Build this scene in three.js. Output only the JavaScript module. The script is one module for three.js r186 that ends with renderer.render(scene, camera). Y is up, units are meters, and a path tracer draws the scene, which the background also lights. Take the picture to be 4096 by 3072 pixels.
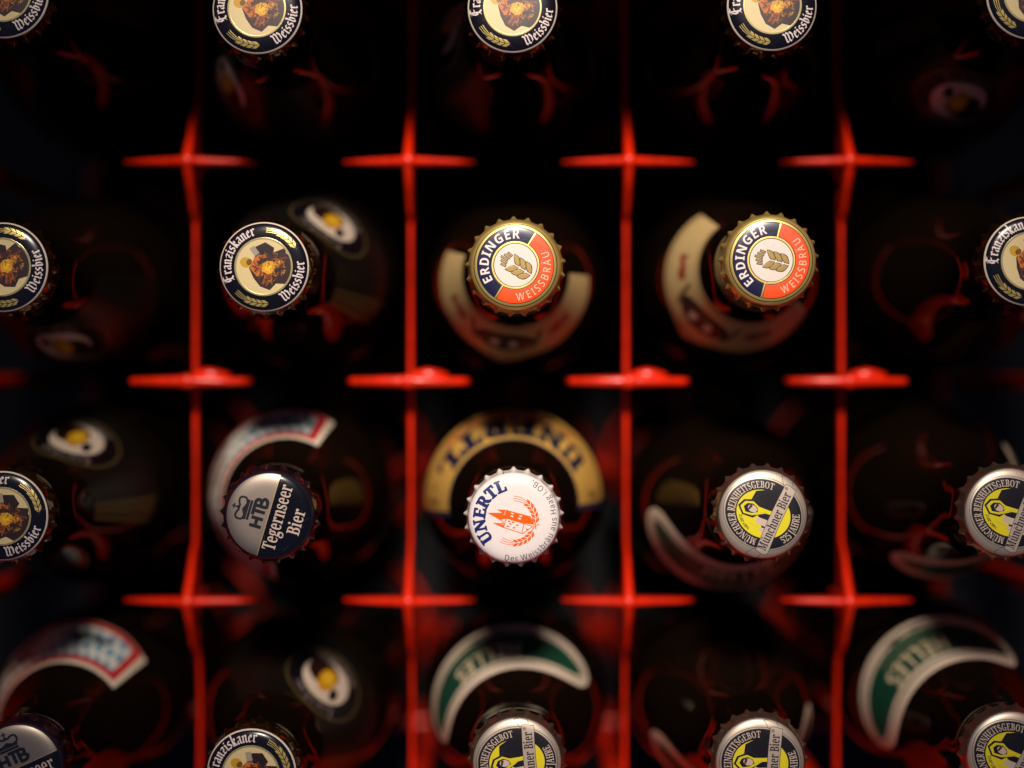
import * as THREE from 'three';
import { mergeGeometries } from 'three/addons/utils/BufferGeometryUtils.js';

// ---------------------------------------------------------------- camera, light, exposure
const MM = 0.001, CAP_TOP = 0.285, PX = 13.8;              // PX: photograph pixels per millimetre at cap height
const scene = new THREE.Scene();
const camera = new THREE.PerspectiveCamera(26.1, 4 / 3, 0.02, 20);
camera.position.set(0, CAP_TOP + 0.48, 0);
camera.up.set(0, 0, -1);
camera.lookAt(0, 0, 0);
camera.focus = 0.4805;
camera.userData.fStop = 2.7;

scene.background = new THREE.Color().setRGB(0.022, 0.036, 0.08);      // the unlit room


const LAMP = new THREE.Vector3(0.004, CAP_TOP + 1.0, -0.66);
const lamp = new THREE.SpotLight(new THREE.Color().setRGB(1.0, 0.87, 0.77), 8.0, 0, 0.18, 1.0, 2);
lamp.position.copy(LAMP);
lamp.target.position.set(0.010, CAP_TOP, -0.042);
lamp.castShadow = true;
lamp.shadow.radius = 4.6;
lamp.shadow.mapSize.set(2048, 2048);
lamp.shadow.camera.near = 0.2; lamp.shadow.camera.far = 2;
scene.add(lamp, lamp.target);

const renderer = new THREE.WebGLRenderer({ antialias: true });
renderer.toneMapping = THREE.LinearToneMapping;
renderer.toneMappingExposure = 1.0;
renderer.shadowMap.enabled = true;

// ---------------------------------------------------------------- helpers
let seed = 4711;
const rnd = () => { seed = (seed * 1664525 + 1013904223) >>> 0; return seed / 4294967296; };
const RAD = Math.PI / 180;
const lerp = (a, b, t) => a + (b - a) * t;
const taken = new Map();
function numbered(name) {
  const n = taken.get(name) ?? 0; taken.set(name, n + 1);
  return n ? name + '_' + String(n).padStart(3, '0') : name;
}
function part(name, geometry, material, parent) {
  const m = new THREE.Mesh(geometry, material);
  m.name = name; m.castShadow = m.receiveShadow = true;
  parent.add(m);
  return m;
}
function thing(name, label, category, at, group) {
  const g = new THREE.Group();
  g.name = numbered(name); g.position.set(...at);
  g.userData = { label, category };
  if (group) g.userData.group = group;
  scene.add(g);
  return g;
}
function buffer(pos, uv, idx) {
  const g = new THREE.BufferGeometry();
  g.setAttribute('position', new THREE.Float32BufferAttribute(pos, 3));
  g.setAttribute('uv', new THREE.Float32BufferAttribute(uv, 2));
  g.setIndex(idx);
  g.computeVertexNormals();
  return g;
}

// ---------------------------------------------------------------- drawing of the prints
const sheet = (w, h = w) => { const c = document.createElement('canvas'); c.width = w; c.height = h; return c; };
const CAPPX = 768, CAPR = 15;                              // a cap print spans 30 mm
// a cap print is three drawings of the same millimetre plan: colour, metal and gloss, height
class CapPrint {
  constructor(base, metal, rough) {
    this.c = [sheet(CAPPX), sheet(CAPPX), sheet(CAPPX)];
    this.x = this.c.map((c) => { const x = c.getContext('2d'); x.scale(CAPPX / 30, CAPPX / 30); x.translate(15, 15); x.lineJoin = 'round'; return x; });
    this.ink(base, metal, rough, 128);
    this.each((x) => x.fillRect(-15, -15, 30, 30));
  }
  // set the ink: css colour, metalness, roughness, and height level (128 = the sheet's own face)
  ink(colour, metal = 0, rough = 0.4, height = 128) {
    const s = [colour, `rgb(0,${Math.round(rough * 255)},${Math.round(metal * 255)})`, `rgb(${height},${height},${height})`];
    this.x.forEach((x, i) => { x.fillStyle = x.strokeStyle = s[i]; });
    return this;
  }
  each(f) { this.x.forEach((x) => f(x)); return this; }
  in(f, ...a) { return this.each((x) => { x.save(); f(x, ...a); x.restore(); }); }
  material(bump = 0.12, coat = 0, coatRough = 0.1, sheen) {
    const t = this.c.map((c, i) => { const m = new THREE.CanvasTexture(c); if (!i) m.colorSpace = THREE.SRGBColorSpace; m.anisotropy = 8; return m; });
    return new THREE.MeshPhysicalMaterial({ color: 0xffffff, map: t[0], metalness: 1, roughness: 1, metalnessMap: t[1], roughnessMap: t[1], bumpMap: t[2], bumpScale: bump * MM, clearcoat: coat, clearcoatRoughness: coatRough });
  }
}
const disc = (x, r) => { x.beginPath(); x.arc(0, 0, r, 0, 7); x.fill(); };
const ring = (x, r, w) => { x.beginPath(); x.arc(0, 0, r, 0, 7); x.lineWidth = w; x.stroke(); };
const sector = (x, r0, r1, a0, a1) => { x.beginPath(); x.arc(0, 0, r1, a0, a1); x.arc(0, 0, r0, a1, a0, true); x.closePath(); x.fill(); };
const poly = (x, p, close = true) => { x.beginPath(); p.forEach(([a, b], i) => (i ? x.lineTo(a, b) : x.moveTo(a, b))); if (close) x.closePath(); };
// letters along an arc: centre angle and span in degrees clockwise from the top; below = read along the bottom
function arcText(x, text, r, centre, span, size, font, below = false, squash = 1, heavy = 0) {
  const chars = [...text];
  x.font = `${font.includes('bold') ? 'bold ' : ''}100px ${font.replace('bold ', '')}`;
  const w = chars.map((c) => x.measureText(c).width), total = w.reduce((a, b) => a + b, 0);
  let at = 0;
  x.textAlign = 'center'; x.textBaseline = 'alphabetic';
  chars.forEach((c, i) => {
    const f = (at + w[i] / 2) / total - 0.5; at += w[i];
    x.save();
    if (below) { x.rotate((centre - 180 - f * span) * RAD); x.translate(0, r); } else { x.rotate((centre + f * span) * RAD); x.translate(0, -r); }
    x.scale(size / 100 * squash, size / 100);
    x.fillText(c, 0, 0); if (heavy) { x.lineWidth = heavy; x.strokeText(c, 0, 0); }
    x.restore();
  });
}
function lineText(x, text, cx, y, size, font, width) {
  x.save();
  x.font = `${font.includes('bold') ? 'bold ' : ''}100px ${font.replace('bold ', '')}`;
  x.textAlign = 'center'; x.textBaseline = 'alphabetic';
  const w = x.measureText(text).width;
  x.translate(cx, y); x.scale(width ? width / w : size / 100, size / 100);
  x.fillText(text, 0, 0);
  x.restore();
}
// broken-pen letters: polylines in a box one x-height tall (y up), swept by a slanted nib
const GLYPHS = {
  F: { w: 0.95, p: [[[0.0, 1.3], [0.3, 1.5], [0.75, 1.38], [0.95, 1.5]], [[0.36, 1.42], [0.3, 0.15], [0.1, -0.1]], [[0.34, 0.82], [0.75, 0.86]], [[0.1, 0.35], [0.0, 0.75], [0.14, 1.2]], [[0.3, 0.1], [0.6, -0.15]]] },
  W: { w: 1.5, p: [[[0.05, 1.45], [0.3, 1.2], [0.25, 0.2], [0.42, 0.03], [0.72, 0.2]], [[0.5, 1.45], [0.78, 1.2], [0.74, 0.2], [0.92, 0.02], [1.3, 0.3], [1.32, 0.95], [1.05, 1.35]]] },
  r: { w: 0.58, p: [[[0.1, 0.92], [0.2, 0.85], [0.2, 0.12], [0.34, 0.0]], [[0.2, 0.72], [0.42, 0.98], [0.56, 0.82]]] },
  a: { w: 0.72, p: [[[0.16, 0.9], [0.42, 0.98], [0.52, 0.85], [0.52, 0.14], [0.68, 0.0]], [[0.52, 0.6], [0.16, 0.42], [0.14, 0.14], [0.28, 0.0], [0.52, 0.2]]] },
  n: { w: 0.78, p: [[[0.06, 0.9], [0.18, 0.85], [0.18, 0.1], [0.28, 0.0]], [[0.18, 0.76], [0.42, 0.98], [0.56, 0.84], [0.56, 0.12], [0.7, 0.0]]] },
  z: { w: 0.66, p: [[[0.08, 0.86], [0.28, 0.96], [0.56, 0.9], [0.14, 0.12], [0.36, 0.02], [0.6, 0.12]], [[0.2, 0.48], [0.5, 0.52]]] },
  i: { w: 0.4, p: [[[0.08, 0.92], [0.2, 0.85], [0.2, 0.12], [0.33, 0.0]], [[0.17, 1.28], [0.25, 1.2]]] },
  s: { w: 0.62, p: [[[0.5, 0.9], [0.28, 0.98], [0.14, 0.78], [0.2, 0.6], [0.46, 0.44], [0.5, 0.18], [0.32, 0.0], [0.08, 0.12]]] },
  k: { w: 0.74, p: [[[0.1, 1.5], [0.2, 1.42], [0.2, 0.1], [0.3, 0.0]], [[0.2, 0.66], [0.44, 0.98], [0.56, 0.84], [0.5, 0.64], [0.22, 0.54]], [[0.3, 0.52], [0.52, 0.1], [0.68, 0.0]]] },
  e: { w: 0.62, p: [[[0.18, 0.46], [0.5, 0.66], [0.36, 0.97], [0.16, 0.78], [0.15, 0.18], [0.3, 0.0], [0.55, 0.14]]] },
  b: { w: 0.76, p: [[[0.1, 1.5], [0.2, 1.42], [0.19, 0.16], [0.36, 0.0], [0.58, 0.2], [0.58, 0.74], [0.42, 0.97], [0.2, 0.74]]] },
};
function nibArc(x, text, r, centre, xh, gap, below = false) {
  const n = [0.085 * xh, -0.062 * xh], stack = below ? -1 : 1;
  let total = 0; for (const c of text) total += GLYPHS[c].w * xh + gap;
  let at = -total / 2; const rm = below ? r - xh * 0.5 : r + xh * 0.5;
  for (const c of text) {
    const g = GLYPHS[c], mid = (at + (g.w * xh + gap) / 2) / rm;
    x.save();
    x.rotate((below ? centre - 180 : centre) * RAD + mid * stack); x.translate(-g.w * xh / 2, below ? r : -r);
    for (const line of g.p) for (let i = 0; i + 1 < line.length; i++) {
      const [ax, ay] = line[i].map((v) => v * xh), [bx, by] = line[i + 1].map((v) => v * xh);
      poly(x, [[ax - n[0], -ay - n[1]], [ax + n[0], -ay + n[1]], [bx + n[0], -by + n[1]], [bx - n[0], -by - n[1]]]);
      x.fill(); x.lineWidth = 0.05 * xh; x.stroke();
    }
    x.restore();
    at += g.w * xh + gap;
  }
}
// an ear of wheat along an arc of radius r from angle a0 (awns) to a1 (tip), degrees clockwise from the top
function earArc(x, r, a0, a1, grain, awn, pairs = 4) {
  const dir = Math.sign(a1 - a0), P = (a, rr) => [Math.sin(a * RAD) * rr, -Math.cos(a * RAD) * rr];
  const split = lerp(a0, a1, 0.36), step = (a1 - split) / pairs;
  x.lineWidth = awn;
  for (const o of [-0.55, 0, 0.55]) { poly(x, [P(a0, r + o * 1.1), P(lerp(a0, split, 0.5), r + o), P(split + dir * 2, r + o * 0.6)], false); x.stroke(); }
  for (let k = 0; k < pairs; k++) for (const s of [-1, 1]) {
    const a = split + step * k;
    poly(x, [P(a + step * 0.35, r + s * 0.08), P(a - step * 0.25, r + s * grain), P(a + step * 0.5, r + s * grain), P(a + step * 1.18, r + s * 0.1)]); x.fill();
  }
}
function speckle(p, n, colour, rmax, size, metal = 0) {
  p.ink(colour, metal, 0.6, 118);
  for (let i = 0; i < n; i++) {
    const a = rnd() * 6.283, r = Math.sqrt(rnd()) * rmax, s = size * (0.4 + rnd()), t = rnd() * 3;
    p.in((x) => { x.translate(Math.cos(a) * r, Math.sin(a) * r); x.rotate(t); x.beginPath(); x.ellipse(0, 0, s, s * 0.45, 0, 0, 7); x.fill(); });
  }
}

function scuffs(p, n, colour, rmax) {
  p.ink(colour, 0.2, 0.6, 116);
  for (let i = 0; i < n; i++) {
    const a = rnd() * 6.283, r = Math.sqrt(rnd()) * rmax, t = rnd() * 6.283, l = 0.4 + rnd() * 1.6, bend = (rnd() - 0.5) * 0.6, w = 0.03 + rnd() * 0.05;
    p.in((x) => { x.globalAlpha = 0.55; x.translate(Math.cos(a) * r, Math.sin(a) * r); x.rotate(t); x.lineWidth = w; x.beginPath(); x.moveTo(-l, 0); x.quadraticCurveTo(0, bend, l, 0); x.stroke(); });
  }
}
// 1. near-black seal, lettered ring, cream centre with a plain robed drinker (a generic figure)
function sealCap() {
  const p = new CapPrint('rgb(84,66,30)', 0.9, 0.3);
  p.ink('rgb(226,212,190)', 0, 0.3, 136).each((x) => disc(x, 13.05));
  p.ink('rgb(15,11,17)', 0, 0.22, 128).each((x) => disc(x, 12.62));
  p.ink('rgb(215,198,140)', 0.6, 0.25, 150).each((x) => disc(x, 8.5));
  p.ink('rgb(214,194,140)', 0, 0.4, 118).each((x) => disc(x, 7.95));
  p.each((x) => { x.save(); x.beginPath(); x.arc(0, 0, 7.95, 0, 7); x.clip(); });
  const fill = (c, pts) => p.ink(c, 0, 0.4, 118).each((x) => { poly(x, pts); x.fill(); });
  fill('rgb(46,22,14)', [[-2.2, -3.6], [-4.2, -1.2], [-5.6, 1.6], [-5.3, 4.6], [-2.8, 5.4], [-1.5, 8.4], [5.6, 8.4], [6.4, 4.2], [7.6, 3.2], [5.4, 1.2], [3.4, -0.6], [1.2, -3.4]]);
  fill('rgb(38,20,15)', [[2.4, -3.0], [4.2, -4.6], [6.6, -2.6], [6.3, 0.4], [4.4, 1.0], [2.6, -0.6]]);
  fill('rgb(196,104,22)', [[-2.1, -3.4], [-3.4, -0.6], [-2.3, 1.0], [-0.4, 0.4], [0.2, -2.2], [1.6, -1.6], [2.8, -0.4], [3.4, -1.2], [1.6, -3.6]]);
  fill('rgb(150,70,18)', [[-4.6, 1.6], [-1.8, 1.5], [-0.6, 3.0], [-2.2, 4.0], [-4.7, 3.2]]);
  fill('rgb(70,34,16)', [[-4.9, 2.3], [-2.0, 2.0], [-1.6, 2.8], [-4.6, 3.0]]);
  fill('rgb(214,160,20)', [[-1.2, 0.2], [0.4, -0.8], [2.0, 0.2], [2.6, 1.8], [1.8, 3.1], [-0.2, 3.2], [-1.5, 2.0]]);
  fill('rgb(236,190,40)', [[-0.4, 0.8], [0.6, 0.1], [1.4, 1.0], [1.0, 2.4], [-0.4, 2.4]]);
  fill('rgb(206,140,34)', [[1.6, 3.0], [2.4, 2.2], [3.6, 2.6], [3.8, 3.6], [2.6, 4.2], [1.5, 3.9]]);
  fill('rgb(112,44,24)', [[3.4, 1.6], [5.6, 4.8], [5.2, 5.2], [3.0, 2.2]]);
  p.ink('rgb(196,150,34)', 0, 0.4, 118).in((x) => { x.translate(-1.1, -5.1); x.rotate(-0.25); x.beginPath(); x.ellipse(0, 0, 1.5, 1.75, 0, 0, 7); x.fill(); });
  p.ink('rgb(112,74,20)', 0, 0.4, 118).in((x) => { x.translate(-0.6, -4.3); x.beginPath(); x.ellipse(0, 0, 0.95, 0.8, 0, 0, 7); x.fill(); });
  p.ink('rgb(160,146,122)', 0, 0.4, 118).in((x) => { x.translate(2.9, -4.2); x.rotate(0.5); x.fillRect(-0.85, -1.5, 1.7, 3.0); });
  p.ink('rgb(96,84,68)', 0, 0.4, 118).in((x) => { x.translate(2.9, -4.2); x.rotate(0.5); x.fillRect(-0.85, 1.1, 1.7, 0.5); });
  p.ink('rgb(190,168,100)', 0, 0.4, 118).in((x) => { x.lineWidth = 0.14; poly(x, [[0.6, 6.2], [1.1, 5.6], [1.2, 6.3], [1.7, 5.7], [1.9, 6.4]], false); x.stroke(); });
  // broken brush marks over the figure
  for (let i = 0; i < 150; i++) {
    const a = rnd() * 6.28, r = Math.sqrt(rnd()) * 4.6, px = 0.4 + Math.cos(a) * r, py = 1.6 + Math.sin(a) * r * 0.95, t = rnd() * 3, l = 0.3 + rnd() * 0.7;
    p.ink((r < 2.4 ? ['rgb(236,180,30)', 'rgb(222,150,24)', 'rgb(130,66,18)'] : ['rgb(96,44,16)', 'rgb(30,14,10)', 'rgb(200,120,26)'])[Math.floor(rnd() * 3)], 0, 0.4, 118).in((x) => { x.globalAlpha = 0.55; x.translate(px, py); x.rotate(t); x.beginPath(); x.ellipse(0, 0, l, l * 0.25, 0, 0, 7); x.fill(); });
  }
  p.each((x) => x.restore());
  p.ink('rgb(222,206,200)', 0, 0.3, 140);
  p.in(nibArc, 'Franziskaner', 9.45, 0, 2.05, 0.12);
  p.in(nibArc, 'Weissbier', 11.75, 180, 1.95, 0.12, true);
  p.ink('rgb(206,182,104)', 0.5, 0.32, 150);
  p.in(earArc, 10.7, 68, 122, 0.95, 0.2);
  p.in(earArc, 10.7, -68, -122, 0.95, 0.2);
  speckle(p, 26, 'rgb(120,104,80)', 12.5, 0.09);
  scuffs(p, 22, 'rgb(150,130,104)', 12.4);
  return p.material(0.22, 1, 0.03);
}
// 2. gold cap: navy half ring and orange half ring round a white centre with a gold ear
function goldCap() {
  const gold = ['rgb(255,222,128)', 0.82, 0.36];
  const p = new CapPrint(...gold);
  p.ink('rgb(58,44,16)', 0.5, 0.5, 104).each((x) => { ring(x, 12.05, 0.26); });
  p.ink('rgb(30,26,20)', 0.2, 0.4, 100).each((x) => { disc(x, 11.25); });
  p.ink(...gold, 138).each((x) => { disc(x, 11.2); });
  p.ink('rgb(26,28,62)', 0, 0.3, 128).each((x) => sector(x, 7.15, 11.05, 180 * RAD, 360 * RAD));
  p.ink('rgb(250,74,0)', 0, 0.5, 128).each((x) => sector(x, 7.15, 11.05, 1.6 * RAD, 178.4 * RAD));
  p.ink('rgb(24,20,16)', 0, 0.4, 104).each((x) => { ring(x, 11.1, 0.16); ring(x, 7.05, 0.22); ring(x, 6.32, 0.22); x.fillRect(-11, 0.22, 3.9, 0.18); x.fillRect(7.1, 0.22, 3.9, 0.18); x.fillRect(-11, -0.4, 3.9, 0.18); x.fillRect(7.1, -0.4, 3.9, 0.18); });
  p.ink(...gold, 145).each((x) => { ring(x, 6.68, 0.5); x.fillRect(-11.1, -0.24, 4.2, 0.46); x.fillRect(6.9, -0.24, 4.2, 0.46); });
  p.ink('rgb(226,212,200)', 0, 0.36, 128).each((x) => disc(x, 6.2));
  p.ink('rgb(232,216,206)', 0, 0.34, 140).in((x) => arcText(x, 'ERDINGER', 7.75, 0, 134, 3.75, 'bold sans-serif', false, 0.98));
  p.ink('rgb(244,196,170)', 0, 0.34, 138).in((x) => arcText(x, 'WEISSBRÄU', 10.25, 180, 118, 3.05, 'sans-serif', true, 0.9));
  // the ear: awns above, three pairs of grains
  const grains = (grow) => (x) => {
    for (let i = -2; i <= 2; i++) { x.save(); x.translate(i * 0.86, -2.75 + Math.abs(i) * 0.2); x.rotate(i * 0.05); x.fillRect(-0.24 - grow, -2.3 - grow + Math.abs(i) * 0.35, 0.48 + grow * 2, 2.15 + grow * 2 - Math.abs(i) * 0.35); x.restore(); }
    for (let k = 0; k < 3; k++) for (const s of [-1, 1]) {
      x.save(); x.translate(0, -0.9 + k * 2.05); x.scale(s, 1);
      x.beginPath(); x.moveTo(0.34 - grow, 1.75 + grow); x.lineTo(0.34 - grow, 0.55 - grow); x.quadraticCurveTo(0.9, -0.5 - grow, 2.5 + grow, -1.25 - grow); x.quadraticCurveTo(2.75 + grow, 0.1, 2.1 + grow, 0.75 + grow); x.quadraticCurveTo(1.2, 1.6 + grow, 0.34 - grow, 1.75 + grow); x.closePath(); x.fill();
      x.restore();
    }
  };
  p.ink('rgb(40,30,16)', 0, 0.45, 112).in((x) => { x.translate(0, 0.2); grains(0.15)(x); });
  p.ink('rgb(180,152,92)', 0.6, 0.36, 150).in((x) => { x.translate(0, 0.2); grains(-0.04)(x); });
  p.ink('rgb(226,212,200)', 0, 0.36, 128).in((x) => { x.lineWidth = 0.34; x.beginPath(); x.moveTo(0, -2.2); x.lineTo(0, 5.6); x.stroke(); });
  speckle(p, 120, 'rgb(150,120,66)', 14, 0.07, 0.6);
  speckle(p, 40, 'rgb(200,196,200)', 11, 0.06);
  scuffs(p, 24, 'rgb(110,88,50)', 13);
  return p.material(0.2, 0.35, 0.1);
}
// 3. silver and near-black halves, crowned monogram
function halfCap() {
  const p = new CapPrint('rgb(30,18,30)', 0.2, 0.35);
  p.ink('rgb(12,12,19)', 0.1, 0.2, 128).each((x) => disc(x, 12.25));
  p.ink('rgb(168,154,140)', 0.85, 0.44, 128).each((x) => { x.beginPath(); x.arc(0, 0, 12.2, Math.PI, 0); x.closePath(); x.fill(); });
  p.ink('rgb(206,176,112)', 0.5, 0.4, 130).each((x) => x.fillRect(-12.2, -0.08, 24.4, 0.2));
  p.ink('rgb(16,13,20)', 0, 0.4, 134);
  p.in((x) => { x.lineWidth = 0.98; const y0 = -1.15, y1 = -4.6;
    for (const [a, b, c, d] of [[-4.0, y0, -4.0, y1], [-1.7, y0, -1.7, y1], [-4.0, -2.9, -1.7, -2.9], [-1.0, y1, 1.7, y1], [0.35, y1, 0.35, y0], [1.9, y0, 1.9, y1]]) { x.beginPath(); x.moveTo(a, b); x.lineTo(c, d); x.stroke(); }
    x.beginPath(); x.moveTo(1.7, y1); x.lineTo(2.6, y1); x.bezierCurveTo(4.1, y1, 4.1, -2.95, 2.6, -2.95); x.lineTo(1.9, -2.95); x.moveTo(2.6, -2.95); x.bezierCurveTo(4.7, -2.95, 4.7, y0, 2.6, y0); x.lineTo(1.7, y0); x.stroke();
    x.fillRect(-2.9, -6.05, 5.8, 0.72);
    x.beginPath(); x.moveTo(-2.9, -6.2); x.lineTo(-3.3, -7.6); x.lineTo(-1.9, -7.1); x.lineTo(-0.2, -7.9); x.lineTo(1.6, -7.1); x.lineTo(3.1, -7.6); x.lineTo(2.8, -6.2); x.closePath(); x.fill();
    x.lineWidth = 0.6;
    for (const s of [-1, 1]) { x.beginPath(); x.moveTo(s * 3.0, -7.2); x.bezierCurveTo(s * 3.9, -9.4, s * 2.1, -9.9, s * 0.5, -8.6); x.stroke(); }
    x.beginPath(); x.arc(0, -9.0, 0.55, 0, 7); x.fill();
    x.fillRect(-0.2, -11.0, 0.4, 1.7); x.fillRect(-0.75, -10.5, 1.5, 0.4); });
  p.ink('rgb(196,174,158)', 0, 0.4, 136).in((x) => { lineText(x, 'Tegernseer', 0.2, 4.5, 5.3, 'bold serif', 19.6); lineText(x, 'Bier', 0.4, 10.0, 5.2, 'bold serif', 7.8); });
  speckle(p, 40, 'rgb(120,100,84)', 12, 0.07);
  scuffs(p, 20, 'rgb(120,108,98)', 12);
  return p.material(0.14, 1, 0.03);
}
// 4. white lacquer, navy and grey lettering, orange castle in a wreath
function whiteCap() {
  const p = new CapPrint('rgb(238,228,222)', 0, 0.28);
  p.ink('rgb(34,40,104)', 0, 0.32, 134).in((x) => arcText(x, 'UNERTL', 8.3, -1, 122, 4.7, 'bold serif', false, 0.98, 7));
  p.ink('rgb(58,64,78)', 0, 0.32, 132).in((x) => arcText(x, 'Der Weissbräu aus Haag i.OB.', 12.45, 183, 168, 2.35, 'sans-serif', true, 1));
  const orange = 'rgb(246,98,6)', white = 'rgb(238,228,222)';
  p.each((x) => { x.save(); x.translate(-0.2, -0.2); x.scale(1.16, 1.16); });
  const fill = (c, pts) => p.ink(c, 0, 0.32, 132).each((x) => { poly(x, pts); x.fill(); });
  fill(orange, [[-0.4, -6.6], [0.7, -3.0], [1.1, -4.6], [1.7, -2.2], [1.9, 4.0], [0.2, 5.6], [-0.2, 3.0], [-0.4, -1.6], [-1.2, -3.0]]);
  p.ink(orange, 0, 0.32, 132).each((x) => { x.lineWidth = 0.2; poly(x, [[-1.0, -3.2], [-1.7, -1.6], [-2.4, -4.2], [-2.7, -1.6], [-2.8, 3.4]], false); x.stroke(); poly(x, [[-0.3, -1.6], [-0.3, 5.2]], false); x.stroke(); poly(x, [[-2.8, 3.2], [-0.3, 3.0], [1.9, 3.6]], false); x.stroke(); poly(x, [[-2.7, -1.6], [-0.3, -1.6], [1.7, -2.2]], false); x.stroke(); poly(x, [[-2.8, 3.4], [0.1, 5.6]], false); x.stroke(); });
  fill(orange, [[-2.4, -4.2], [-2.0, -1.7], [-2.7, -1.7]]);
  for (const [a, b] of [[0.4, -0.8], [1.1, -0.9], [0.4, 1.2], [1.1, 1.3]]) fill(white, [[a, b], [a + 0.36, b], [a + 0.36, b + 0.7], [a, b + 0.7]]);
  for (const [a, b] of [[0.3, -2.6], [0.75, -2.5], [1.2, -2.5]]) fill(white, [[a, b], [a + 0.2, b], [a + 0.2, b + 0.3], [a, b + 0.3]]);
  for (const [a, b] of [[-2.3, -1.0], [-1.5, -0.6], [-1.0, -1.0], [-2.2, 0.6], [-1.3, 1.2], [-1.0, 0.0], [-1.6, 3.9]]) fill(orange, [[a, b], [a + 0.34, b], [a + 0.34, b + 0.6], [a, b + 0.6]]);
  p.ink(orange, 0, 0.32, 132);
  p.in((x) => { x.translate(-0.4, 0.2); earArc(x, 5.6, 74, 168, 0.85, 0.14, 5); earArc(x, 5.6, -74, -168, 0.85, 0.14, 5); });
  p.each((x) => { x.lineWidth = 0.22; poly(x, [[-0.8, 6.3], [0.3, 5.8], [1.0, 5.4]], false); x.stroke(); poly(x, [[-1.4, 5.3], [0, 5.9], [0.7, 6.7]], false); x.stroke(); });
  p.each((x) => x.restore());
  // chipped lacquer at the rim
  for (const [a, r, w, h, t] of [[182 + 74, 13.4, 0.95, 0.2, 0.5], [262, 12.9, 0.4, 0.14, 0.9], [278, 13.6, 0.5, 0.2, 0.2], [291, 12.8, 0.22, 0.1, 0], [248, 12.2, 0.2, 0.1, 1], [60, 13.5, 0.4, 0.1, 1.6]])
    p.ink('rgb(104,76,54)', 0.3, 0.6, 96).in((x) => { x.rotate(a * RAD); x.translate(0, -r); x.rotate(t); x.beginPath(); x.ellipse(0, 0, w, h, 0, 0, 7); x.fill(); x.beginPath(); x.ellipse(w * 0.6, h, w * 0.4, h * 0.7, 0.4, 0, 7); x.fill(); });
  speckle(p, 26, 'rgb(196,180,168)', 13, 0.06);
  scuffs(p, 20, 'rgb(190,172,158)', 13);
  return p.material(0.08, 1, 0.03);
}
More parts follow.
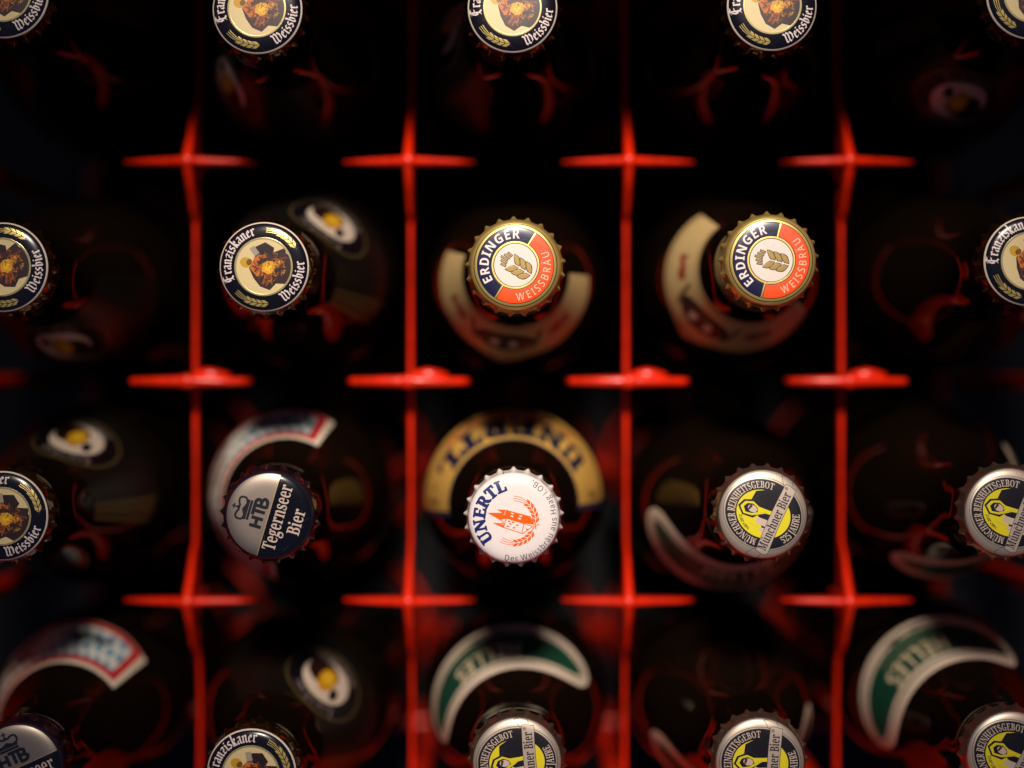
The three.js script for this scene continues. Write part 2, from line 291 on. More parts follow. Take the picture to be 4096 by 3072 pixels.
// 5. satin silver cap, oval yellow emblem and a ribbon (the figure is a plain hooded stand-in)
function silverCap() {
  const silver = ['rgb(206,190,170)', 0.7, 0.44];
  const p = new CapPrint('rgb(196,178,158)', 0.97, 0.34);
  p.ink(...silver).each((x) => disc(x, 12.7));
  p.ink('rgb(60,52,48)', 0.3, 0.5, 120).in((x) => { x.scale(0.93, 1.06); ring(x, 11.15, 0.12); });
  p.ink('rgb(18,15,22)', 0, 0.4, 128).in((x) => { x.scale(0.93, 1.06); disc(x, 10.65); });
  const yellow = 'rgb(226,212,30)';
  p.ink(yellow, 0, 0.4, 128).in((x) => { x.scale(0.92, 1.08); disc(x, 7.45); });
  p.each((x) => { x.save(); x.scale(0.92, 1.08); x.beginPath(); x.arc(0, 0, 7.45, 0, 7); x.clip(); });
  const fill = (c, pts) => p.ink(c, 0, 0.4, 128).each((x) => { poly(x, pts); x.fill(); });
  const black = 'rgb(18,15,22)', pale = 'rgb(206,186,170)';
  fill(black, [[0.8, -3.0], [2.4, -4.6], [5.6, -4.4], [8, -1], [8, 4], [-6.5, 5], [-6.2, 2.4], [-3.4, 0.6], [-2.0, -0.4]]);
  fill(black, [[-2.5, -2.2], [-2.9, -5.2], [-0.8, -7.2], [1.6, -6.4], [3.0, -3.8], [2.0, -1.4], [0, -0.6]]);
  fill(yellow, [[-1.9, -2.6], [-2.4, -5.0], [-0.7, -6.6], [1.3, -5.9], [2.3, -3.8], [1.5, -1.9], [1.7, 0.6], [2.1, 3.4], [0.9, 3.4], [0.4, 0.4], [-0.9, -1.2]]);
  fill(black, [[-1.3, -2.9], [-1.7, -4.7], [-0.4, -5.7], [1.0, -5.1], [1.6, -3.6], [1.0, -2.2], [-0.2, -1.6]]);
  p.ink(pale, 0, 0.4, 128).in((x) => { x.translate(0.1, -3.3); x.beginPath(); x.ellipse(0, 0, 1.1, 1.35, 0.2, 0, 7); x.fill(); });
  fill('rgb(60,44,44)', [[-0.9, -4.4], [1.2, -4.2], [0.9, -3.5], [-0.5, -3.9]]);
  fill(pale, [[-3.6, 0.0], [-1.5, -0.4], [-1.2, 2.4], [-3.4, 2.7]]);
  fill(pale, [[-3.4, -0.1], [-3.6, -0.9], [-2.2, -1.3], [-1.4, -0.8], [-1.6, -0.2]]);
  fill(pale, [[-5.4, 1.2], [-4.6, 0.4], [-4.0, 1.4], [-3.9, 3.0], [-5.0, 2.6], [-6.0, 2.8]]);
  p.each((x) => x.restore());
  p.ink('rgb(44,40,16)', 0, 0.4, 126).in((x) => { x.scale(0.92, 1.08); arcText(x, '1487-2012', 6.05, -52, 44, 1.2, 'bold sans-serif', false, 0.9); });
  p.ink('rgb(214,194,176)', 0.2, 0.4, 134).in((x) => { x.scale(0.93, 1.06); arcText(x, 'MÜNCHNER REINHEITSGEBOT', 7.95, -6, 186, 2.9, 'bold serif', false, 0.62); arcText(x, '525 JAHRE', 10.15, 183, 62, 2.9, 'bold serif', true, 0.66); });
  // ribbon with folded ends
  const band = (x, o) => { x.beginPath(); x.moveTo(-10.4 + o, 2.3 + o); x.quadraticCurveTo(0, 1.5 + o, 10.2 - o, 2.1 + o); x.quadraticCurveTo(10.9 - o, 2.2, 10.7 - o, 3.6); x.lineTo(10.2 - o, 5.9 - o); x.quadraticCurveTo(0, 5.2 - o, -10.0 + o, 6.1 - o); x.quadraticCurveTo(-10.8 + o, 5.6, -10.7 + o, 4.2); x.closePath(); x.fill(); };
  p.ink('rgb(60,52,48)', 0.2, 0.5, 116).each((x) => { x.lineWidth = 0.13; for (const s of [-1, 1]) { poly(x, [[s * 9.8, 1.9], [s * 12.4, 0.2], [s * 12.9, 3.4], [s * 10.9, 4.4]], false); x.stroke(); } band(x, 0); });
  p.ink('rgb(208,190,172)', 0.4, 0.42, 140).each((x) => band(x, 0.14));
  p.ink('rgb(26,22,28)', 0, 0.4, 130).in((x) => { lineText(x, 'Münchner Bier', -0.5, 5.05, 3.6, 'bold serif', 18.2); x.lineWidth = 0.1; x.translate(9.55, 2.95); ring(x, 0.42, 0.1); });
  p.ink('rgb(26,22,28)', 0, 0.4, 130).in((x) => lineText(x, 'R', 9.55, 3.2, 0.7, 'bold sans-serif'));
  speckle(p, 20, 'rgb(120,104,90)', 13, 0.06);
  scuffs(p, 22, 'rgb(120,106,94)', 13);
  return p.material(0.1, 0.4, 0.2);
}

// ---------------------------------------------------------------- bottle
// radius against depth below the cap's top, millimetres
const PROFILE = [[3, 12.2], [4, 13.0], [7, 13.25], [10, 13.2], [13, 12.7], [17, 12.5], [24, 12.7], [32, 13.2], [40, 14.5], [46, 16.2], [52, 18.4], [58, 20.7], [64, 23.0], [70, 25.1], [78, 27.4], [86, 29.3], [94, 30.7], [104, 31.7], [118, 32.2], [150, 32.2], [240, 32.2], [254, 31.6], [261, 29.6], [264.4, 26]];
const curveOf = (list) => new THREE.CatmullRomCurve3(list.map(([d, r]) => new THREE.Vector3(r, -d, 0)), false, 'centripetal');
const CURVES = { slim: curveOf(PROFILE) };
const TABLES = { slim: CURVES.slim.getPoints(150).map((v) => [-v.y, v.x]) };
function radiusAt(d, kind) {
  const FINE = TABLES[kind];
  for (let i = 0; i + 1 < FINE.length; i++) if (d <= FINE[i + 1][0]) return lerp(FINE[i][1], FINE[i + 1][1], (d - FINE[i][0]) / (FINE[i + 1][0] - FINE[i][0]));
  return FINE[FINE.length - 1][1];
}
const glassOf = (curve) => {
  const pts = [new THREE.Vector2(0, -0.003), new THREE.Vector2(0.011, -0.003), ...curve.getPoints(90).map((v) => new THREE.Vector2(v.x * MM, v.y * MM)), new THREE.Vector2(0.022, -0.265), new THREE.Vector2(0.012, -0.2625), new THREE.Vector2(0, -0.261)];
  return new THREE.LatheGeometry(pts.reverse(), 96);
};
const glassGeometry = { slim: glassOf(CURVES.slim) };
const glass = new THREE.MeshPhysicalMaterial({ name: 'brown glass', color: new THREE.Color().setRGB(0.006, 0.003, 0.0015), roughness: 0.06, ior: 1.5, specularIntensity: 0.5 });

// crown cap: 21 flutes, print mapped straight down
const capGeometry = (() => {
  const rings = [[0, 0, 0], [4, 0.01, 0], [7, 0.05, 0], [8.5, 0.11, 0], [9.5, 0.18, 0], [10.4, 0.3, 0], [11.1, 0.45, 0], [11.7, 0.64, 0], [12.2, 0.88, 0], [12.6, 1.17, 0], [12.95, 1.55, 0], [13.18, 2.0, 0.02], [13.3, 2.7, 0.08], [13.4, 3.5, 0.24], [13.5, 4.2, 0.48], [13.62, 4.9, 0.7], [13.75, 5.5, 0.92], [13.85, 5.95, 1.02], [13.6, 6.05, 0.9]];
  const N = 21 * 12, pos = [], uv = [], idx = [];
  for (const [r, d, a] of rings) for (let i = 0; i <= N; i++) {
    const t = i / N * Math.PI * 2, c = Math.cos(t * 21), w = Math.pow((c + 1) / 2, 3.2), rr = r + a * w;
    pos.push(Math.cos(t) * rr * MM, -d * MM, Math.sin(t) * rr * MM);
    uv.push(0.5 + Math.cos(t) * Math.min(rr, 14.9) / 30, 0.5 - Math.sin(t) * Math.min(rr, 14.9) / 30);
  }
  for (let k = 0; k + 1 < rings.length; k++) for (let i = 0; i < N; i++) {
    const a = k * (N + 1) + i, b = a + N + 1;
    idx.push(a, a + 1, b + 1, a, b + 1, b);
  }
  return buffer(pos, uv, idx);
})();

// ---------------------------------------------------------------- neck labels
// each label: half angle, drawn depth range, and its upper and lower edge (depth, mm) against t = -1..1
const LW = 1024, LH = 320;
function labelGeometry(half, d0, d1, top, bottom, kind = 'slim') {
  const nu = 96, nv = 14, pos = [], uv = [], idx = [];
  for (let i = 0; i <= nu; i++) {
    const t = i / nu * 2 - 1, a = -t * half * RAD, dt = top(t), db = Math.max(bottom(t), dt + 0.05);
    for (let j = 0; j <= nv; j++) {
      const d = lerp(db, dt, j / nv), r = radiusAt(d, kind) + 0.22;
      pos.push(Math.cos(a) * r * MM, -(d - 0.1) * MM, Math.sin(a) * r * MM);
      uv.push(i / nu, (d1 - d) / (d1 - d0));
    }
  }
  for (let i = 0; i < nu; i++) for (let j = 0; j < nv; j++) { const a = i * (nv + 1) + j, b = a + nv + 1; idx.push(a, b, b + 1, a, b + 1, a + 1); }
  return buffer(pos, uv, idx);
}
function labelMaterial(draw, metal, rough, extra = {}) {
  const c = sheet(LW, LH), x = c.getContext('2d');
  x.lineJoin = 'round';
  draw(x);
  // paper grain
  for (let i = 0; i < 2600; i++) { x.fillStyle = `rgba(${rnd() < 0.5 ? '0,0,0' : '255,255,255'},${0.03 + rnd() * 0.05})`; x.fillRect(rnd() * LW, rnd() * LH, 1 + rnd() * 5, 1 + rnd() * 2); }
  const t = new THREE.CanvasTexture(c); t.colorSpace = THREE.SRGBColorSpace; t.anisotropy = 8;
  return new THREE.MeshPhysicalMaterial({ map: t, metalness: metal, roughness: rough, ...extra });
}
const round = (t, p) => Math.pow(Math.max(0, 1 - Math.pow(Math.abs(t), p)), 1 / p);
const LABELS = {
  foil: () => ({
    geometry: labelGeometry(90, 42, 86, (t) => 43 + 3 * t * t, (t) => lerp(72, 82, round(t, 2.4)) + 2),
    material: labelMaterial((x) => {
      x.fillStyle = 'rgb(20,17,13)'; x.fillRect(0, 0, LW, LH);
      x.fillStyle = 'rgb(84,68,38)'; x.fillRect(0, 4, LW, 7); x.fillRect(0, 0, 110, LH);
      x.fillStyle = 'rgb(62,48,27)'; for (const e of [30, 74]) x.fillRect(e, 0, 22, LH);
      x.save(); x.translate(LW / 2, 128);
      x.fillStyle = 'rgb(92,74,42)'; x.beginPath(); x.ellipse(0, 0, 220, 118, 0, 0, 7); x.fill();
      x.fillStyle = 'rgb(16,12,18)'; x.beginPath(); x.ellipse(0, 0, 208, 108, 0, 0, 7); x.fill();
      x.fillStyle = 'rgb(232,214,190)'; x.beginPath(); x.ellipse(0, 2, 132, 74, 0, 0, 7); x.fill();
      x.fillStyle = 'rgb(40,20,14)'; x.beginPath(); x.ellipse(34, 22, 82, 46, 0.05, 0, 7); x.fill();
      x.fillStyle = 'rgb(214,150,24)'; x.beginPath(); x.ellipse(0, 6, 46, 44, 0, 0, 7); x.fill();
      x.fillStyle = 'rgb(236,190,44)'; x.beginPath(); x.ellipse(2, 12, 30, 24, 0, 0, 7); x.fill();
      x.fillStyle = 'rgb(40,22,16)'; x.beginPath(); x.ellipse(-72, -16, 26, 20, 0.4, 0, 7); x.fill();
      x.fillStyle = 'rgb(216,198,190)'; x.scale(1.72, 0.96);
      nibArc(x, 'Franziskaner', 84, 0, 21, 1.4); nibArc(x, 'Weissbier', 106, 180, 20, 1.4, true);
      x.restore();
    }, 0.35, 0.4),
  }),
  cream: () => ({
    geometry: labelGeometry(103, 44, 84, (t) => 45.5 + 2.5 * t * t, (t) => 67 + 3.5 * (1 - t * t) + 6 * Math.max(0, 1 - Math.abs(t) / 0.22) ** 1.2),
    material: labelMaterial((x) => {
      x.fillStyle = 'rgb(214,184,124)'; x.fillRect(0, 0, LW, LH);
      x.strokeStyle = 'rgb(128,98,52)'; x.lineWidth = 3;
      for (const o of [22, 30]) { x.beginPath(); x.moveTo(0, o + 14); x.quadraticCurveTo(LW / 2, o - 16, LW, o + 14); x.stroke(); }
      for (const o of [158, 168]) { x.beginPath(); x.moveTo(0, o); x.quadraticCurveTo(LW / 4, o + 30, LW / 2 - 110, o + 30); x.lineTo(LW / 2, o + 74); x.lineTo(LW / 2 + 110, o + 30); x.quadraticCurveTo(LW * 0.75, o + 30, LW, o); x.stroke(); }
      x.strokeStyle = 'rgb(150,52,36)'; x.lineCap = 'round';
      for (const s of [190, LW - 300]) { let px = s; x.lineWidth = 6; x.beginPath(); x.moveTo(px, 110); for (let k = 0; k < 26; k++) { px += 4.4; x.lineTo(px, 108 + (k % 2 ? -1 : 1) * (8 + rnd() * 16)); } x.stroke(); }
      x.save(); x.translate(LW / 2, 112);
      x.fillStyle = 'rgb(120,92,56)'; for (let k = 0; k < 9; k++) for (const s of [-1, 1]) { x.beginPath(); x.ellipse(s * (128 + k * 5), 40 - k * 9, 20, 8, s * -0.6, 0, 7); x.fill(); }
      x.fillStyle = 'rgb(52,34,32)'; x.beginPath(); x.ellipse(0, 4, 138, 52, 0, 0, 7); x.fill();
      x.fillStyle = 'rgb(142,32,34)'; x.beginPath(); x.ellipse(66, 14, 46, 30, 0, 0, 7); x.fill();
      x.fillStyle = 'rgb(70,48,44)'; x.beginPath(); x.ellipse(0, 2, 76, 40, 0, 0, 7); x.fill();
      x.fillStyle = 'rgb(226,206,190)'; x.beginPath(); x.ellipse(42, 14, 20, 22, 0.3, 0, 7); x.fill(); x.beginPath(); x.ellipse(-40, 16, 22, 19, -0.3, 0, 7); x.fill();
      x.strokeStyle = 'rgb(120,96,80)'; x.lineWidth = 4; for (let k = -4; k < 5; k++) { x.beginPath(); x.moveTo(k * 24, -30 + k * k * 1.6); x.lineTo(k * 24 + 6, -16 + k * k); x.stroke(); }
      x.restore();
    }, 0.2, 0.5),
  }),
  yellow: () => ({
    geometry: labelGeometry(99, 56, 92, () => 57.5, () => 90),
    material: labelMaterial((x) => {
      x.fillStyle = 'rgb(28,40,74)'; x.fillRect(0, 0, LW, LH);
      x.fillStyle = 'rgb(226,178,84)'; x.fillRect(26, 24, LW - 52, LH - 44);
      // ink landscape along the lower edge
      x.fillStyle = 'rgb(206,110,44)'; for (let k = 0; k < 90; k++) { const px = 250 + rnd() * 520; x.globalAlpha = 0.5; x.beginPath(); x.ellipse(px, 212 + rnd() * 44, 10 + rnd() * 26, 4 + rnd() * 10, rnd(), 0, 7); x.fill(); }
      x.globalAlpha = 1; x.fillStyle = 'rgb(84,52,30)'; for (let k = 0; k < 60; k++) { const px = 350 + rnd() * 330; x.globalAlpha = 0.55; x.beginPath(); x.ellipse(px, 246 + rnd() * 40, 8 + rnd() * 22, 5 + rnd() * 10, rnd(), 0, 7); x.fill(); }
      x.globalAlpha = 1;
      x.fillStyle = 'rgb(30,34,62)';
      x.strokeStyle = x.fillStyle; x.lineWidth = 10; [...'UNERTL'].forEach((c, i) => { x.save(); x.font = 'bold 100px serif'; x.textAlign = 'center'; const w = x.measureText(c).width; x.translate(222 + i * 116, 190); x.scale(104 / w, 1.9); x.fillText(c, 0, 0); x.strokeText(c, 0, 0); x.restore(); });
      x.fillStyle = 'rgb(120,84,36)'; x.font = 'bold 20px sans-serif'; x.textAlign = 'center'; x.fillText('0,5 l', 70, 110); x.fillRect(44, 120, 20, 90); x.fillRect(LW - 66, 120, 18, 100); x.fillRect(LW - 116, 150, 14, 30);
    }, 0.15, 0.5),
  }),
  lozenge: () => ({
    geometry: labelGeometry(98, 56, 96, (t) => 58 - 1.5 * t * t, (t) => lerp(80, 91, 1 - t * t)),
    material: labelMaterial((x) => {
      x.fillStyle = 'rgb(232,216,190)'; x.fillRect(0, 0, LW, LH);
      const top = (u) => 16 - 11 * (2 * u - 1) ** 2, bot = (u) => 296 - 86 * (2 * u - 1) ** 2;
      const frame = (inset, c) => { x.fillStyle = c; x.beginPath(); const a = inset * 1.2 / LW; for (let i = 0; i <= 60; i++) { const u = lerp(a, 1 - a, i / 60); x[i ? 'lineTo' : 'moveTo'](u * LW, top(u) + inset * 0.8); } for (let i = 60; i >= 0; i--) { const u = lerp(a, 1 - a, i / 60); x.lineTo(u * LW, bot(u) - inset); } x.closePath(); x.fill(); };
      frame(20, 'rgb(196,30,30)'); frame(48, 'rgb(222,222,206)');
      x.save(); x.clip();
      x.fillStyle = 'rgb(96,150,176)';
      for (let i = -2; i < 26; i++) for (let j = -1; j < 6; j++) { const px = i * 46 + j * 23, py = j * 62 + 20; poly(x, [[px, py], [px + 26, py + 28], [px + 12, py + 60], [px - 14, py + 30]]); x.fill(); }
      x.fillStyle = 'rgba(226,220,200,0.75)'; x.beginPath(); x.ellipse(LW / 2, 170, 190, 110, 0, 0, 7); x.fill();
      x.fillStyle = 'rgb(36,34,48)'; for (const s of [170, 760]) for (let k = 0; k < 14; k++) { x.beginPath(); x.ellipse(s + k * 13 - 90 + 60, 140 + rnd() * 34, 7 + rnd() * 7, 8 + rnd() * 20, 0.5, 0, 7); x.fill(); }
      x.fillStyle = 'rgb(58,34,30)'; for (let k = 0; k < 30; k++) { x.beginPath(); x.ellipse(LW / 2 - 90 + k * 6, 216 - Math.sin(k / 30 * 3.14) * 28 + rnd() * 20, 11, 15, 0, 0, 7); x.fill(); }
      x.fillStyle = 'rgb(196,120,70)'; for (let k = 0; k < 16; k++) { x.beginPath(); x.ellipse(LW / 2 - 60 + k * 8, 110 + rnd() * 50, 12, 9, rnd(), 0, 7); x.fill(); }
      x.fillStyle = 'rgb(40,60,84)'; for (let k = 0; k < 7; k++) { x.beginPath(); x.ellipse(LW / 2 - 50 + k * 17, 96 + rnd() * 26, 9, 12, rnd(), 0, 7); x.fill(); }
      x.restore();
    }, 0.05, 0.45),
  }),
  crescent: () => ({
    geometry: labelGeometry(88, 50, 88, (t) => lerp(71, 52.5, round(t, 2.1)), (t) => lerp(71, 84, round(t, 2.6))),
    material: labelMaterial((x) => {
      x.fillStyle = 'rgb(220,200,176)'; x.fillRect(0, 0, LW, LH);
      const D = (d) => (d - 50) / 38 * LH, line = (f0, f1, c) => { x.fillStyle = c; x.beginPath(); for (let i = 0; i <= 80; i++) { const t = i / 40 - 1; x[i ? 'lineTo' : 'moveTo'](i / 80 * LW, D(f0(t))); } for (let i = 80; i >= 0; i--) { const t = i / 40 - 1; x.lineTo(i / 80 * LW, D(f1(t))); } x.closePath(); x.fill(); };
      const up = (k) => (t) => lerp(71, 52.5 + k, round(Math.min(1, Math.abs(t) * (1 + k * 0.018)), 2.1)), low = (k) => (t) => lerp(71, 84 - k, round(Math.min(1, Math.abs(t) * (1 + k * 0.018)), 2.6));
      line(up(3.4), up(4.1), 'rgb(112,104,84)'); line(up(4.5), up(4.9), 'rgb(96,110,92)');
      line(low(3.3), low(4.0), 'rgb(112,104,84)'); line(low(4.5), low(4.9), 'rgb(112,104,84)');
      line(up(6.4), (t) => Math.max(up(6.4)(t), lerp(71, 77.2, round(Math.min(1, Math.abs(t) * 1.1), 2.2))), 'rgb(10,66,46)');
      x.fillStyle = 'rgb(206,186,150)'; lineText(x, 'HELLES', LW / 2 + 20, D(68.9), 104, 'bold sans-serif', 350);
      x.fillStyle = 'rgb(120,130,100)'; for (let k = 0; k < 26; k++) x.fillRect(LW / 2 - 150 + k * 12, D(71.6) + rnd() * 6, 7, 14);
      x.fillStyle = 'rgb(44,40,36)'; poly(x, [[LW / 2 - 130, D(80.6)], [LW / 2 - 60, D(78)], [LW / 2 - 20, D(79.2)], [LW / 2 + 40, D(77.4)], [LW / 2 + 130, D(80.8)], [LW / 2 + 30, D(80.2)], [LW / 2 - 30, D(81.2)]]); x.fill();
    }, 0, 0.5),
  }),
};
const label = Object.fromEntries(Object.entries(LABELS).map(([k, f]) => [k, f()]));
const capMaterial = { seal: sealCap(), gold: goldCap(), half: halfCap(), white: whiteCap(), silver: silverCap() };

// ---------------------------------------------------------------- crate
const plastic = (() => {
  const n = 512, c = sheet(n), b = sheet(n), x = c.getContext('2d'), y = b.getContext('2d');
  x.fillStyle = 'rgb(255,255,255)'; x.fillRect(0, 0, n, n); y.fillStyle = 'rgb(128,128,128)'; y.fillRect(0, 0, n, n);
  for (let i = 0; i < 900; i++) { const g = 190 + rnd() * 65; x.fillStyle = `rgba(${g},${g},${g},0.35)`; x.beginPath(); x.ellipse(rnd() * n, rnd() * n, 3 + rnd() * 22, 2 + rnd() * 9, rnd() * 3, 0, 7); x.fill(); }
  for (let i = 0; i < 260; i++) { const px = rnd() * n, py = rnd() * n, t = rnd() * 6.3, l = 4 + rnd() * 30; for (const [k, s] of [[x, 'rgba(120,110,100,0.5)'], [y, 'rgb(96,96,96)']]) { k.strokeStyle = s; k.lineWidth = 0.6 + rnd(); k.beginPath(); k.moveTo(px, py); k.lineTo(px + Math.cos(t) * l, py + Math.sin(t) * l); k.stroke(); } }
  for (let i = 0; i < 5000; i++) { const g = 110 + rnd() * 36; y.fillStyle = `rgba(${g},${g},${g},0.5)`; y.fillRect(rnd() * n, rnd() * n, 2, 2); }
  return [c, b].map((k, i) => { const t = new THREE.CanvasTexture(k); t.wrapS = t.wrapT = THREE.RepeatWrapping; t.repeat.set(14, 14); if (!i) t.colorSpace = THREE.SRGBColorSpace; return t; });
})();
const RED = new THREE.MeshPhysicalMaterial({ name: 'red crate plastic', map: plastic[0], bumpMap: plastic[1], bumpScale: 0.00012, color: new THREE.Color().setRGB(0.82, 0.022, 0.002), roughness: 0.28, ior: 1.5, specularIntensity: 0.9 });
const C0 = [2.2, -0.9], PITCH = 74, NX = 5, NZ = 4;
const D2Y = (d) => CAP_TOP - d * MM;
// a standing wall along x: stations [s, depth of top, half thickness] in mm, rounded top edge
function wallGeometry(stations, lower) {                    // lower: world height, or a function of the top's depth
  const pos = [], uv = [], idx = [], M = 9;
  for (const [s, d, t] of stations) {
    const y = D2Y(d), bottom = typeof lower === 'function' ? lower(d) : lower, sec = [[-t, bottom], [-t, y - t * MM], [-0.92 * t, y - 0.62 * t * MM], [-0.62 * t, y - 0.22 * t * MM], [0, y], [0.62 * t, y - 0.22 * t * MM], [0.92 * t, y - 0.62 * t * MM], [t, y - t * MM], [t, bottom]];
    for (const [w, h] of sec) { pos.push(s * MM, h, w * MM); uv.push(s * MM, h); }
  }
  for (let i = 0; i + 1 < stations.length; i++) for (let j = 0; j + 1 < M; j++) { const a = i * M + j, b = a + M; idx.push(a, a + 1, b + 1, a, b + 1, b); }
  for (const base of [0, (stations.length - 1) * M]) for (let j = 1; j + 1 < M; j++) base ? idx.push(base, base + j, base + j + 1) : idx.push(base, base + j + 1, base + j);
  return buffer(pos, uv, idx);
}
const crate = thing('bottle_crate', 'red plastic crate whose divider walls hold twenty brown bottles upright', 'crate', [C0[0] * MM, 0, C0[1] * MM]);
const HX = NX * PITCH / 2, HZ = NZ * PITCH / 2, FLOOR = 0.014;
{
  // open floor: bars through the cell centres carrying a seat ring for every bottle
  const bar = (len, w, turn) => { const g = new THREE.BoxGeometry(len * MM, 0.004, w * MM); if (turn) g.rotateY(Math.PI / 2); return g; };
  const barX = bar(2 * HX, 4.5, false), barZ = bar(2 * HZ, 4.5, true);
  for (let j = 0; j < NZ; j++) part('floor_bar', barX, RED, crate).position.set(0, FLOOR - 0.002, (j - 1.5) * PITCH * MM);
  for (let i = 0; i < NX; i++) part('floor_bar', barZ, RED, crate).position.set((i - 2) * PITCH * MM, FLOOR - 0.0024, 0);
  const seat = new THREE.TorusGeometry(0.0335, 0.0014, 8, 40).rotateX(Math.PI / 2);
  for (let i = 0; i < NX; i++) for (let j = 0; j < NZ; j++) { const m = part('seat_ring', seat, RED, crate); m.position.set((i - 2) * PITCH * MM, FLOOR + 0.001, (j - 1.5) * PITCH * MM); }
  // open-sided outer walls: rim band, foot band and uprights at the dividers
  for (const [len, at, turn, n] of [[HX, [0, -HZ - 2.4], 0, NX], [HX, [0, HZ + 2.4], 0, NX], [HZ, [-HX - 2.4, 0], 1, NZ], [HZ, [HX + 2.4, 0], 1, NZ]]) {
    const e = len + 4.5 - turn * 4.4, st = (d) => [[-e, d, 2.2], [-len + 18, d, 2.2], [len - 18, d, 2.2], [e, d, 2.2]];
    const w = part('outer_wall', wallGeometry(st(-36), at[1] < 0 ? 0.002 : D2Y(92)), RED, crate);      // one long side is closed
    w.position.set(at[0] * MM, 0, at[1] * MM); w.rotation.y = turn * Math.PI / 2;
    if (at[1] < 0) continue;
    part('foot_band', wallGeometry(st(250), 0.002), RED, w);
    const up = wallGeometry([[-3, 91, 1.6], [3, 91, 1.6]], D2Y(245));
    for (let k = 0; k <= n; k++) part('upright', up, RED, w).position.x = Math.max(-e + 4, Math.min(e - 4, (k - n / 2) * PITCH)) * MM;
  }
  // cross dividers: thin rails at shoulder height, carried by the posts
  const cx = [-1.5, -0.5, 0.5, 1.5].map((v) => v * PITCH), cz = [-1, 0, 1].map((v) => v * PITCH);
  const run = (half, cross, level, sag, edge) => {
    const st = [[-half, edge, 0.8]], n = cross.length, low = (k, t) => (k ? lerp(level, sag, t) : lerp(level, edge, t));
    cross.forEach((c, i) => st.push([c - 37, low(i, 1), 0.55], [c - 25, low(i, 0.8), 0.6], [c - 17, low(i, 0.12), 0.75], [c, level, 0.85], [c + 17, low(i + 1 < n, 0.12), 0.75], [c + 25, low(i + 1 < n, 0.8), 0.6], ...(i + 1 < n ? [] : [[c + 37, edge, 0.55]])));
    st.push([half, edge, 0.8]);
    return st;
  };
  for (const x of cx) { const m = part('cross_divider', wallGeometry(run(HZ, cz, 88.5, 89, 97), (d) => D2Y(d + 4)), RED, crate); m.position.set(x * MM, 0, 0); m.rotation.y = -Math.PI / 2; }
  // posts: raised crosses with sloping arms; the middle row carries a broader lengthwise wing and a lug
  const post = (middle) => {
    const arm = (l, t, peak, drop) => wallGeometry([[-l, 75 + drop, 0.3], [-l * 0.75, 75 + drop * 0.6, 0.75], [-l * 0.4, 75 + drop * 0.25, 1.1], [-3, peak + 1, t], [0, peak, t], [3, peak + 1, t], [l * 0.4, 75 + drop * 0.25, 1.1], [l * 0.75, 75 + drop * 0.6, 0.75], [l, 75 + drop, 0.3]], (d) => D2Y(d + 5));
    const parts = [];
    if (middle) {
      parts.push(wallGeometry([[-20.5, 80, 0.9], [-19, 76.5, 1.2], [-10, 74.6, 1.5], [0, 73.2, 1.9], [10, 74.6, 1.5], [19, 76.5, 1.2], [20.5, 80, 0.9]], D2Y(84)));
      const lug = wallGeometry([[0.5, 78, 0.6], [2.5, 75.6, 1.6], [6.5, 74.9, 2.4], [10.5, 75.6, 1.5], [13, 78, 0.6]], D2Y(84)); lug.translate(0, 0, -2.1 * MM); parts.push(lug);
    } else {
      parts.push(arm(22, 1.35, 73.6, 4));
      const b = arm(20, 1.45, 73.2, 14); b.rotateY(-Math.PI / 2); parts.push(b);
    }
    const stem = new THREE.CylinderGeometry(0.0014, 0.001, 0.03, 12); stem.translate(0, D2Y(90), 0); parts.push(stem);
    const tip = new THREE.SphereGeometry(0.0025, 24, 16); tip.scale(1, 0.8, 1); tip.translate(0, D2Y(74.6), 0); parts.push(tip);
    return mergeGeometries(parts.map((g) => { const n = g.index ? g.toNonIndexed() : g; return n; }));
  };
  const plain = post(false), mid = post(true);
  for (const x of cx) for (const z of cz) part('divider_post', z === 0 ? mid : plain, RED, crate).position.set(x * MM, 0, z * MM);
}

// the surface under the crate
{
  const m = new THREE.Mesh(new THREE.BoxGeometry(1.6, 0.04, 1.4), new THREE.MeshStandardMaterial({ name: 'dark floor', color: new THREE.Color().setRGB(0.006, 0.006, 0.008), roughness: 0.9 }));
  m.name = 'floor'; m.position.y = -0.02; m.receiveShadow = true; m.userData.kind = 'structure'; scene.add(m);
}

// ---------------------------------------------------------------- bottles
const SETS = { seal: 'bottles with black lettered seal caps', gold: 'bottles with gold caps', half: 'bottles with half silver caps', white: 'bottle with a white cap', silver: 'bottles with silver yellow emblem caps' };
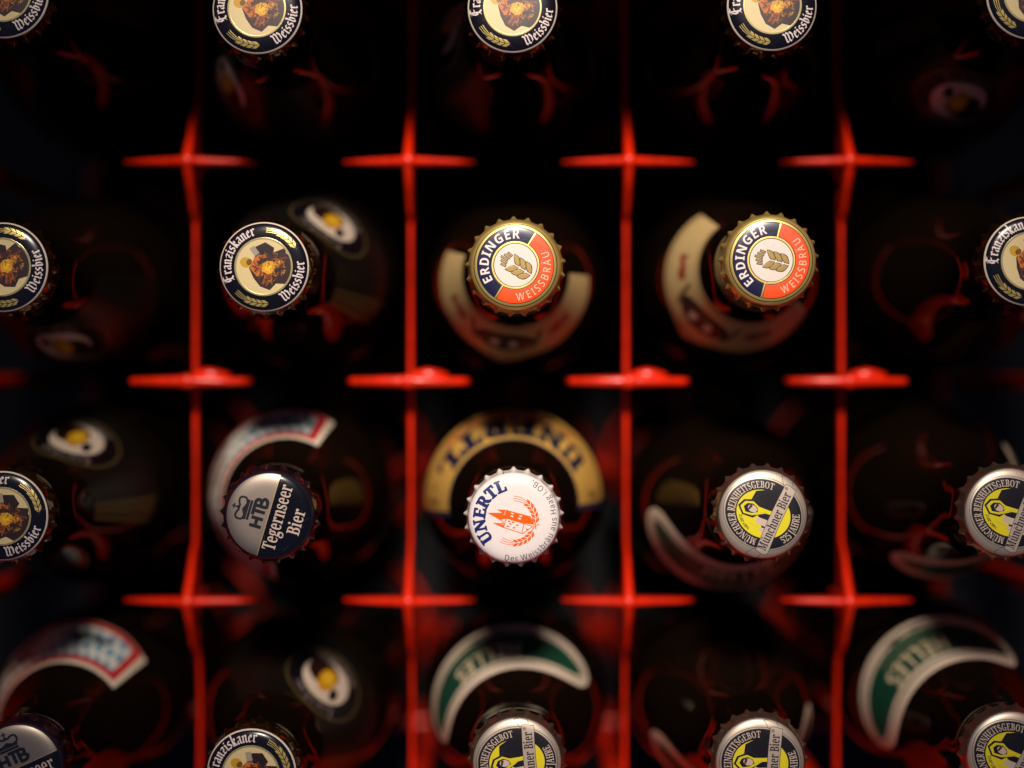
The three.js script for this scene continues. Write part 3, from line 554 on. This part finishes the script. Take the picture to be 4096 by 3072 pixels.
// cap centre in photograph pixels, cap kind, cap turn (degrees clockwise), label kind, label bearing (clockwise from picture right), lean, words
const rows = [
  [10, -30, 'seal', -54, 'foil', -100, 0, 0, 'corner bottle with black seal cap, in line with a half silver cap'],
  [1027, 33, 'seal', -61, 'foil', 150, 0, 0, 'black seal capped bottle in the row of five, across the divider from another seal cap'],
  [2050, 28, 'seal', -53, 'foil', 200, 0, 0, 'black seal capped bottle in line with a gold cap and the white cap'],
  [3090, 20, 'seal', -54, 'foil', -80, 0, 0, 'black seal capped bottle in line with a gold cap and two silver yellow-emblem caps'],
  [4130, -25, 'seal', -31, 'foil', 104, 0, 0, 'corner bottle with black seal cap, in line with two silver yellow-emblem caps'],
  [7, 1068, 'seal', -83, 'foil', 86, 0, 0, 'black seal capped bottle by the crate wall, with seal capped bottles on three sides'],
  [1054, 1067, 'seal', -64, 'foil', -54, 1, -2, 'black seal capped bottle between a gold cap and a half silver cap, medallion label showing'],
  [2062, 1061, 'gold', -58, 'cream', 100, 0, 0, 'brown bottle with gold, navy and orange cap, beside the white capped bottle'],
  [3085, 1041, 'gold', -75, 'cream', 133, 1, 0, 'brown bottle with gold, navy and orange cap, beside a silver yellow-emblem cap'],
  [4120, 1044, 'seal', -44, 'foil', 20, 0, 0, 'black seal capped bottle between a gold cap and a silver yellow-emblem cap'],
  [7, 2065, 'seal', -39, 'foil', -72, -1, 0, 'black seal capped bottle standing between two bottles with half silver caps'],
  [1074, 2062, 'half', -73.6, 'lozenge', 200, -3, 0, 'bottle with half silver half navy crowned monogram cap, beside the white capped bottle'],
  [2055, 2074, 'white', -73, 'yellow', -93, 0, 0, 'brown bottle with white cap, orange castle print and yellow neck label'],
  [3054, 2056, 'silver', -64.5, 'crescent', 90, 0, 3, 'bottle with silver yellow-emblem cap, standing beside the white capped bottle'],
  [4040, 2050, 'silver', -68, 'crescent', 45, 0, 0, 'bottle with silver yellow-emblem cap, between a black seal cap and another silver cap'],
  [70, 3071, 'half', -24, 'lozenge', -136, -3, 0, 'bottle with half silver half navy cap in the crate corner, red-bordered neck label'],
  [1003, 3098, 'seal', -40, 'foil', -47, 1, -1, 'black seal capped bottle between a half silver cap and a silver yellow-emblem cap'],
  [2068, 3050, 'silver', -95, 'crescent', 248, 0, 1.2, 'bottle with silver yellow-emblem cap and green crescent label, across a divider from the white cap'],
  [3042, 3052, 'silver', -86, 'crescent', 80, 1, 0, 'bottle with silver yellow-emblem cap, with the same cap on three sides'],
  [4050, 3026, 'silver', -62, 'crescent', 236, 2, 0, 'bottle with silver yellow-emblem cap in the crate corner, green crescent label lettered HELLES'],
];
for (const [px, py, cap, turn, lab, bearing, lx, lz, words] of rows) {
  const x = (px - 2048) / PX, z = (py - 1536) / PX, H = CAP_TOP - (FLOOR + 0.0055);
  // the group stands at the bottle's foot; a slight lean carries the cap to its place
  const fx = lx * 3.1, fz = lz * 3.1;
  const b = thing('beer_bottle', words, 'bottle', [(x + fx) * MM, FLOOR + 0.0055, (z + fz) * MM], SETS[cap]);
  b.quaternion.setFromUnitVectors(new THREE.Vector3(0, 1, 0), new THREE.Vector3(-fx * MM, H, -fz * MM).normalize());
  const lift = H;
  part('glass', glassGeometry.slim, glass, b).position.y = lift;
  const c = part('crown_cap', capGeometry, capMaterial[cap], b); c.position.y = lift; c.rotation.y = -turn * RAD;
  const l = part('neck_label', label[lab].geometry, label[lab].material, b); l.position.y = lift; l.rotation.y = -bearing * RAD;
}

// ---------------------------------------------------------------- the lamp above (outside the picture)
{
  const l = thing('hanging_spotlight', 'dark metal spotlight shade hanging above the crate with a lit bulb', 'lamp', LAMP.toArray());
  const dir = lamp.target.position.clone().sub(LAMP).normalize();
  l.quaternion.setFromUnitVectors(new THREE.Vector3(0, -1, 0), dir);
  const shade = new THREE.LatheGeometry([[0.022, 0.26], [0.024, 0.2], [0.13, 0.175], [0.18, 0.06], [0.2, -0.14], [0.197, -0.14], [0.177, 0.058], [0.127, 0.17], [0.012, 0.194], [0.012, 0.26]].map(([r, y]) => new THREE.Vector2(r, y)), 48);
  part('lamp_shade', shade, new THREE.MeshStandardMaterial({ color: new THREE.Color().setRGB(0.03, 0.03, 0.03), roughness: 0.6 }), l);
  part('bulb', new THREE.SphereGeometry(0.093, 32, 20), new THREE.MeshStandardMaterial({ color: 0x000000, emissive: new THREE.Color().setRGB(1, 0.86, 0.72), emissiveIntensity: 3, roughness: 1 }), l);
  part('cord', new THREE.CylinderGeometry(0.003, 0.003, 0.6, 10).translate(0, 0.56, 0), new THREE.MeshStandardMaterial({ color: 0x111111, roughness: 0.7 }), l);
}

renderer.render(scene, camera);
